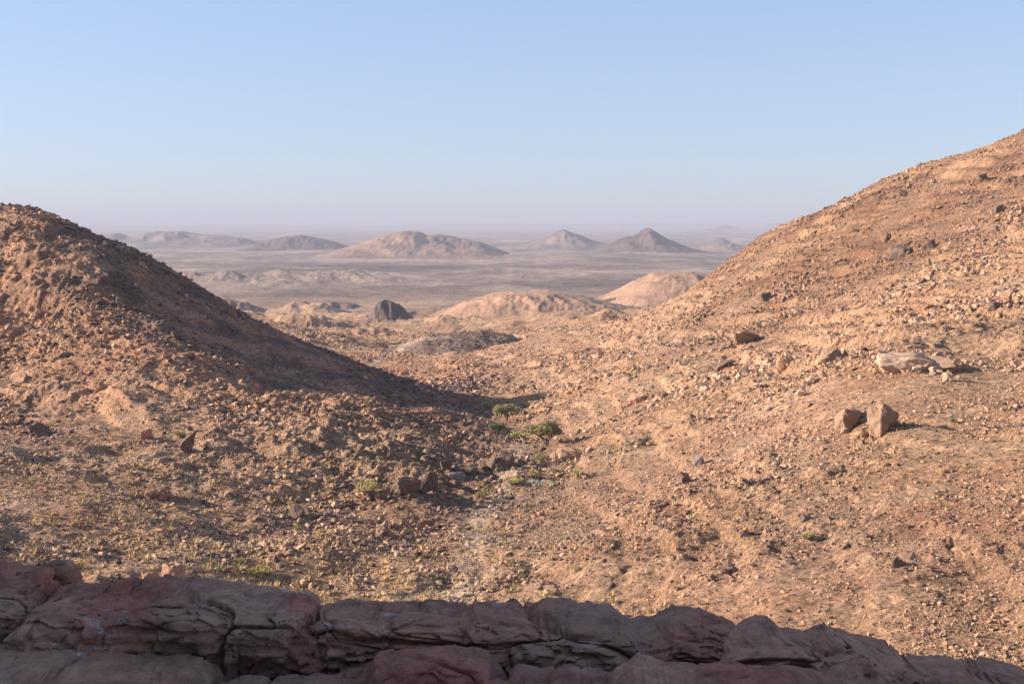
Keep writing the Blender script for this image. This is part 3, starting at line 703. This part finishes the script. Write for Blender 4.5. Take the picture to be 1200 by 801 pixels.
tree(594, 495, 26, 18, M_OLI, 2, 'olive grey acacia at the tip of the dark hill shadow')
tree(583, 510, 18, 12, M_DEEP, 3, 'small deep green acacia between the olive one and the flat topped one')
def shrub(px, py, wp, hp, mat, seed, label):
    p = hit(px, py); s = p.y / F; W, H = wp * s * 1.25, hp * s * 1.35; r = random.Random(seed)
    e = bpy.data.objects.new('desert_shrub', None); COL.objects.link(e); e.location = p; tag(e, label, 'shrub', 'shrubs in the wadi and on the slopes')
    link('foliage', clump(seed + 50, W, W * .9, H, 900, W * 0.03), mat, e).location = (0, 0, H * .42)
    segs = []
    for k in range(7):
        a = k * .9 + r.random(); segs.append(((0, 0, -0.05, .03 * H), (math.cos(a) * W * .3, math.sin(a) * W * .3, H * .6, .008 * H)))
    limbs('stem', segs, M_BARK, e)
SH = [
 (433,579,34,16,M_YEL,'bright yellow green bush left of the dark boulder heap'), (626,559,13,11,M_YEL,'orange yellow bush below the pinkish rounded rock'),
 (678,560,13,12,M_YEL,'golden bush alone on the slope right of the wadi'), (632,569,34,7,M_GRY,'low grey green shrub spread under the orange yellow bush'),
 (601,568,20,8,M_YEL,'dull yellow tuft left of the low grey green shrub'), (566,584,18,12,M_OLI,'olive shrub at the lower end of the wadi bed'),
 (634,543,18,14,M_OLI,'olive shrub directly under the flat topped acacia'), (608,514,26,8,M_OLI,'flat olive shrub left of the flat topped acacia'),
 (664,538,12,9,M_DEEP,'dark green shrub beside the pinkish rounded rock'), (510,571,14,10,M_OLI,'olive shrub at the right end of the dark boulder heap'),
 (572,478,16,7,M_OLI,'olive shrub on the end of the left hill spur'), (630,472,22,7,M_OLI,'olive shrub in the saddle beyond the hill shadow'),
 (947,632,16,8,M_OLI,'dry olive bush on the lower right slope'), (1117,494,9,5,M_DEEP,'tiny green bush on the right slope right of the upright boulder'),
 (88,668,26,10,M_YEL,'yellow green bush above the dark knob on the parapet'), (280,660,20,8,M_YEL,'yellow tuft above the long block of the parapet'),
 (303,672,30,7,M_YEL,'wide low yellow tuft just behind the parapet'), (675,670,12,7,M_OLI,'olive tuft low in the middle above the parapet'),
 (350,622,14,8,M_OLI,'olive tuft in the gravel of the left foreground'), (213,512,16,7,M_OLI,'faint olive shrub beside the upright dark rock at the hill foot'),
]
for i, (px, py, wp, hp, mat, lb) in enumerate(SH): shrub(px, py, wp, hp, mat, i + 1, lb)
# countless small dry tufts: one joined mesh
x, y, u, d = sample_ground(7500, 60, 190, lambda x, y, U, D: np.clip(0.15 + 1.3 * fbm(x, y, 18, 3, s=111) + 0.55 * sstep(0.1, -0.1, U) * (1 - sstep(120, 150, D)), 0, 1) * sstep(0.25, 0.0, U))
z = height(x, y); n = len(x)
nb = 14; rt = np.random.RandomState(12)
s = np.minimum(rt.uniform(.25, .6, n) * (0.75 + d / 250), .85)
a = rt.uniform(0, 6.28, (n, nb)); tl = rt.uniform(.1, .9, (n, nb)); hh = rt.uniform(.5, 1, (n, nb)) * s[:, None]
bx = x[:, None] + np.cos(a) * s[:, None] * .15; by = y[:, None] + np.sin(a) * s[:, None] * .15; bz = np.repeat(z[:, None], nb, 1)
ex = bx + np.cos(a) * hh * tl; ey = by + np.sin(a) * hh * tl; ez = bz + hh * .9
wx_ = np.cos(a + 1.57) * s[:, None] * .16; wy_ = np.sin(a + 1.57) * s[:, None] * .16
co = np.stack([np.stack([bx - wx_ * .4, by - wy_ * .4, bz - .03], -1), np.stack([bx + wx_ * .4, by + wy_ * .4, bz - .03], -1), np.stack([ex + wx_ * .3, ey + wy_ * .3, ez], -1)], 2).reshape(-1, 3)
tc = np.where(rt.rand(n, 1) < .6, np.array([[.60, .43, .20]]), np.array([[.44, .34, .17]])) * rt.uniform(.7, 1.2, (n, 1))
mt, n_m, b_m = base_mat('dry_tuft_leaves', .85); at = node(n_m, 'ShaderNodeAttribute', attribute_name='col'); n_m.links.new(at.outputs['Color'], b_m.inputs['Base Color'])
me = np_mesh('dry_tufts', co, np.arange(n * nb * 3, dtype=np.int32).reshape(-1, 3), np.repeat(tc, nb * 3, 0), False)
tag(link('dry_tufts', me, mt), 'countless small dry yellow tufts dotted over the stony ground', kind='stuff')

# ------------------------------------------------------------------ the shaded rock ledge in front
def at(px, py, D):
    U, q = uq(px, py); return Vector((U * D, D, q * D))
def facets(x, y, z, size, sx_=1, sy_=1, sz_=1, s=0):
    X = x / size * sx_; Y = y / size * sy_; Zz = z / size * sz_
    xi, yi, zi = (np.floor(v).astype(np.int64) for v in (X, Y, Zz))
    best = np.full(X.shape, 9.0); sec = best.copy(); out_ = np.zeros(X.shape)
    for dx in (-1, 0, 1):
        for dy in (-1, 0, 1):
            for dz in (-1, 0, 1):
                h = PERM[PERM[PERM[(xi + dx + s) & 255] + ((yi + dy) & 255)] + ((zi + dz) & 255)]
                h2 = PERM[h + 71]; h3 = PERM[h2 + 13]; h4 = PERM[h3 + 5]
                ox = xi + dx + h / 255. - X; oy = yi + dy + h2 / 255. - Y; oz = zi + dz + h3 / 255. - Zz
                d_ = ox * ox + oy * oy + oz * oz; m = d_ < best
                val = (h4 / 255. - .5) + 1.1 * (GX[h] * ox + GY[h] * oz + GX[h3] * oy)
                sec = np.where(m, best, np.minimum(sec, d_)); out_ = np.where(m, val, out_); best = np.where(m, d_, best)
    return out_, np.clip(np.sqrt(sec) - np.sqrt(best), 0, 1)
def block(name, label, top, bottom, D, depth, mat, seed, nx=230, nt=170, rough=0.05, sq=4.2, over=0.0, round_=0.05, amp2=1.0, cat='rock'):
    """rock mass whose crest follows top [(px,py)] at distance D, foot at bottom [(px,py)]; depth metres thick"""
    tp = [at(a, b, D) for a, b in top]; bt = [at(a, b, D) for a, b in bottom]
    x0, x1 = tp[0].x, tp[-1].x
    nx = int(nx * max(.5, (x1 - x0) / 1.2)); 
    s = np.linspace(0, 1, nx); xs = x0 + (x1 - x0) * s
    zt = np.interp(xs, [p.x for p in tp], [p.z for p in tp]); zb = np.interp(xs, [p.x for p in bt], [p.z for p in bt])
    e = np.minimum(s, 1 - s) * (x1 - x0); er = round_
    cap = np.sqrt(np.clip(1 - np.clip(1 - e / er, 0, 1) ** 2, 0, 1)) 
    t = np.linspace(0, 2 * np.pi, nt, endpoint=False)
    ct, st = np.cos(t), np.sin(t)
    cy = np.sign(ct) * np.abs(ct) ** (2 / sq); cz = np.sign(st) * np.abs(st) ** (2 / sq)
    h = (zt - zb) / 2; mid = (zt + zb) / 2
    Xg = np.repeat(xs[:, None], nt, 1)
    Zg = mid[:, None] + h[:, None] * cz[None] * (0.75 + 0.25 * cap[:, None])
    hd = depth / 2 * (0.7 + 0.3 * cap[:, None])
    Yg = D - hd * (cy[None] + .75) + over * (cz[None] * -0.5)
    # displacement along the outward direction, stratified
    def n3(px_, py_, pz_, sc, sd_):
        return perlin(px_ / sc + pz_ / sc * .9 + seed, py_ / sc - pz_ / sc * 1.1, sd_) + perlin(pz_ / sc * 1.9 + seed * 2, px_ / sc * .6 + py_ / sc * .7, sd_ + 1)
    d = 0.55 * n3(Xg, Yg, Zg, .55, 1) + .32 * n3(Xg, Yg, Zg, .24, 3) + .18 * amp2 * n3(Xg, Yg, Zg * 1.6, .10, 5) + .09 * amp2 * n3(Xg, Yg, Zg, .045, 7)
    rg = 1 - np.abs(n3(Xg * .6, Yg, Zg * 1.8, .33, 9)) * 1.3
    d = d - 0.35 * sstep(.86, 1.0, rg) + .22 * (np.abs(n3(Xg * .5, Yg, Zg * 2.2, .16, 15)) - .3)         # creases
    dm = rough * 2.0
    wX = Xg + .05 * n3(Xg, Yg, Zg, .2, 21); wZ = Zg + .03 * n3(Zg, Xg, Yg, .16, 23)
    f1, e1 = facets(wX + .5 * wZ, Yg, wZ, .62, .75, 1, 1.9, seed * 7); f2, e2 = facets(wX - .4 * wZ, Yg, wZ, .19, .7, 1, 1.8, seed * 5); f3, e3 = facets(Xg, Yg, Zg, .05, .8, 1, 1.3, seed * 3)
    d = .60 * d + .50 * f1 + .20 * f2 + .13 * f3 - .5 * (1 - sstep(0, .05, e1)) - .06 * (1 - sstep(0, .10, e2))
    Zg = Zg + d * cz[None] * dm * np.where(cz > 0, .38, .8)[None]; Yg = Yg - d * cy[None] * dm * 1.3; Xg = Xg + dm * .5 * n3(Yg, Zg, Xg, .3, 11)
    co = np.stack([Xg, Yg, Zg], -1).reshape(-1, 3)
    i = np.arange(nx * nt, dtype=np.int32).reshape(nx, nt); j = np.roll(i, -1, 1)
    q = np.stack([i[:-1], i[1:], j[1:], j[:-1]], -1).reshape(-1, 4)
    # closed ends
    c0, c1_ = len(co), len(co) + 1
    co = np.vstack([co, co.reshape(nx, nt, 3)[0].mean(0)[None], co.reshape(nx, nt, 3)[-1].mean(0)[None]])
    me = bpy.data.meshes.new(name)
    faces = q.tolist() + [(c0, int(j[0, k]), int(i[0, k])) for k in range(nt)][::-1] + [(c1_, int(i[-1, k]), int(j[-1, k])) for k in range(nt)]
    me.from_pydata(co.tolist(), [], faces); me.update()
    bm = bmesh.new(); bm.from_mesh(me); bmesh.ops.recalc_face_normals(bm, faces=bm.faces); bm.to_mesh(me); bm.free()
    me.polygons.foreach_set('use_smooth', np.ones(len(me.polygons), bool))
    o = link(name, me, mat); tag(o, label, cat); return o
ML = [ledge_mat('ledge_rock_mauve', (.38, .215, .145), (.15, .08, .055), 1.0), ledge_mat('ledge_rock_brown', (.38, .20, .13), (.14, .075, .05), 5.3),
      ledge_mat('ledge_rock_red', (.42, .18, .12), (.20, .10, .07), 9.1), ledge_mat('ledge_rock_dark', (.27, .15, .115), (.11, .06, .048), 13.7)]
block('ledge_rock', 'rounded shaded rock at the far left end of the parapet', [(-160,640),(-60,650),(0,656),(28,661),(60,664),(84,678)], [(-160,760),(0,756),(84,752)], 5.0, .62, ML[0], 1)
block('ledge_rock', 'long smooth rock forming the left part of the parapet', [(52,706),(66,694),(84,684),(100,679),(150,680),(205,677),(262,678),(300,688),(335,693),(372,696)], [(52,752),(150,756),(240,766),(330,790),(372,790)], 4.85, .6, ML[0], 2)
block('ledge_rock', 'rusty red broken rock face at the right end of the long smooth rock', [(318,712),(335,700),(352,697),(372,699),(384,712)], [(318,800),(384,800)], 4.76, .5, ML[2], 3, rough=.05, sq=2.6, amp2=2)
block('ledge_rock', 'lower slab with pale veins under the left end of the parapet', [(-160,742),(-40,747),(0,748),(60,752),(140,752),(200,758),(245,764),(268,786)], [(-160,960),(268,960)], 4.36, .8, ML[0], 4, rough=.04)
block('ledge_rock', 'mauve rock mass with stained face in the left middle of the parapet', [(345,716),(362,700),(384,693),(420,692),(460,698),(510,695),(545,702),(563,697),(610,698),(628,706),(655,712),(668,730)], [(345,800),(668,790)], 4.9, .62, ML[1], 5, rough=.055)
block('ledge_rock', 'black overhanging rock low in the middle of the parapet', [(436,782),(450,757),(480,750),(520,749),(556,751),(580,757),(592,775)], [(436,860),(592,860)], 4.28, .45, ML[3], 6, rough=.035, sq=2.8)
block('ledge_rock', 'smooth grey brown rock in the right middle of the parapet', [(585,732),(600,716),(620,712),(650,711),(690,710),(716,711),(732,718),(748,724),(766,720),(784,711),(815,710),(843,713),(858,722),(872,740)], [(585,775),(700,775),(872,790)], 4.8, .6, ML[0], 7, rough=.055)
block('ledge_rock', 'humped shaded rock sloping down to the right end of the parapet', [(822,752),(842,735),(856,729),(874,721),(895,719),(915,730),(935,733),(955,728),(976,723),(1000,735),(1028,746),(1060,760),(1090,758),(1125,766),(1160,776),(1200,790),(1260,806),(1380,830)], [(822,860),(1050,880),(1380,930)], 4.6, .6, ML[1], 8, rough=.055)
block('ledge_rock', 'low front rock running along the bottom edge left of the middle', [(250,796),(290,780),(340,790),(400,783),(440,792),(520,788),(600,776),(640,772),(700,774),(722,784)], [(250,960),(722,960)], 4.12, .7, ML[3], 9, rough=.04)
block('ledge_rock', 'front rock with a pale crack along the bottom edge right of the middle', [(700,790),(712,771),(735,760),(770,762),(820,765),(850,763),(900,765),(960,775),(1040,790),(1120,800),(1260,820)], [(700,960),(1260,990)], 4.1, .7, ML[0], 10, rough=.04)
block('ledge_rock', 'small dark round knob sitting on the gap in the left of the parapet', [(54,664),(60,655),(70,650),(82,651),(90,657),(95,668)], [(54,692),(95,692)], 5.2, .16, ML[1], 11, nt=90, rough=.014, sq=2.3, round_=.06)

# the shelf the photographer stands on and an added, unseen rock wall that shades the ledge
def lump_grid(name, label, fx, nu, nv, mat, close=False):
    u_, v_ = np.meshgrid(np.linspace(0, 1, nu), np.linspace(0, 1, nv), indexing='ij'); co = fx(u_, v_).reshape(-1, 3)
    i = np.arange(nu * nv, dtype=np.int32).reshape(nu, nv)
    q = np.stack([i[:-1, :-1], i[1:, :-1], i[1:, 1:], i[:-1, 1:]], -1).reshape(-1, 4)
    o = link(name, np_mesh(name, co, q), mat); tag(o, label, kind='structure'); return o
def shelf(u, v):
    x = -9 + 18 * u; y = -9 + 14.6 * v
    z = -2.05 + .22 * fbm(x, y, 2.2, 5, s=121) - 1.9 * sstep(4.9, 5.6, y) 
    return np.stack([x, y, z], -1)
lump_grid('rock_shelf', 'flat bare rock shelf behind the parapet', shelf, 140, 120, ML[1])
def shade_cliff(u, v):
    y = -14 + 23.5 * u; prof = v
    z = -6 + 11 * np.sin(np.clip(prof * 1.5, 0, 1) * np.pi / 2) + 1.2 * fbm(y, prof * 9, 5, 4, s=131)
    x = -6.3 - 1.6 * prof - 9 * np.clip(prof - .66, 0, 1) * 2 + 0.8 * fbm(y, z, 2.6, 5, s=132)
    edge = sstep(0.86, 1.0, u); z = z - edge * 3.0 * prof; x = x - edge * 2.0
    return np.stack([x, y, z], -1)
lump_grid('shade_cliff', 'unseen rock wall added beside the viewpoint to shade the ledge', shade_cliff, 160, 90, ML[1])

# ------------------------------------------------------------------ haze
bm = bmesh.new(); bmesh.ops.create_cube(bm, size=1.0)
for v in bm.verts: v.co = Vector((v.co.x * 66000, v.co.y * 66000, -160 + (v.co.z + .5) * (160 + 95)))
me = bpy.data.meshes.new('haze'); bm.to_mesh(me); bm.free()
mh = bpy.data.materials.new('haze_air'); mh.use_nodes = True; hn = mh.node_tree; hn.nodes.clear()
ho = hn.nodes.new('ShaderNodeOutputMaterial'); pv = hn.nodes.new('ShaderNodeVolumePrincipled')
pv.inputs['Color'].default_value = (0.48, 0.505, 0.595, 1); pv.inputs['Density'].default_value = 1.05e-4; pv.inputs['Anisotropy'].default_value = 0.0
hn.links.new(pv.outputs[0], ho.inputs['Volume'])
tag(link('haze', me, mh), 'pale blue haze over the plain', kind='stuff')
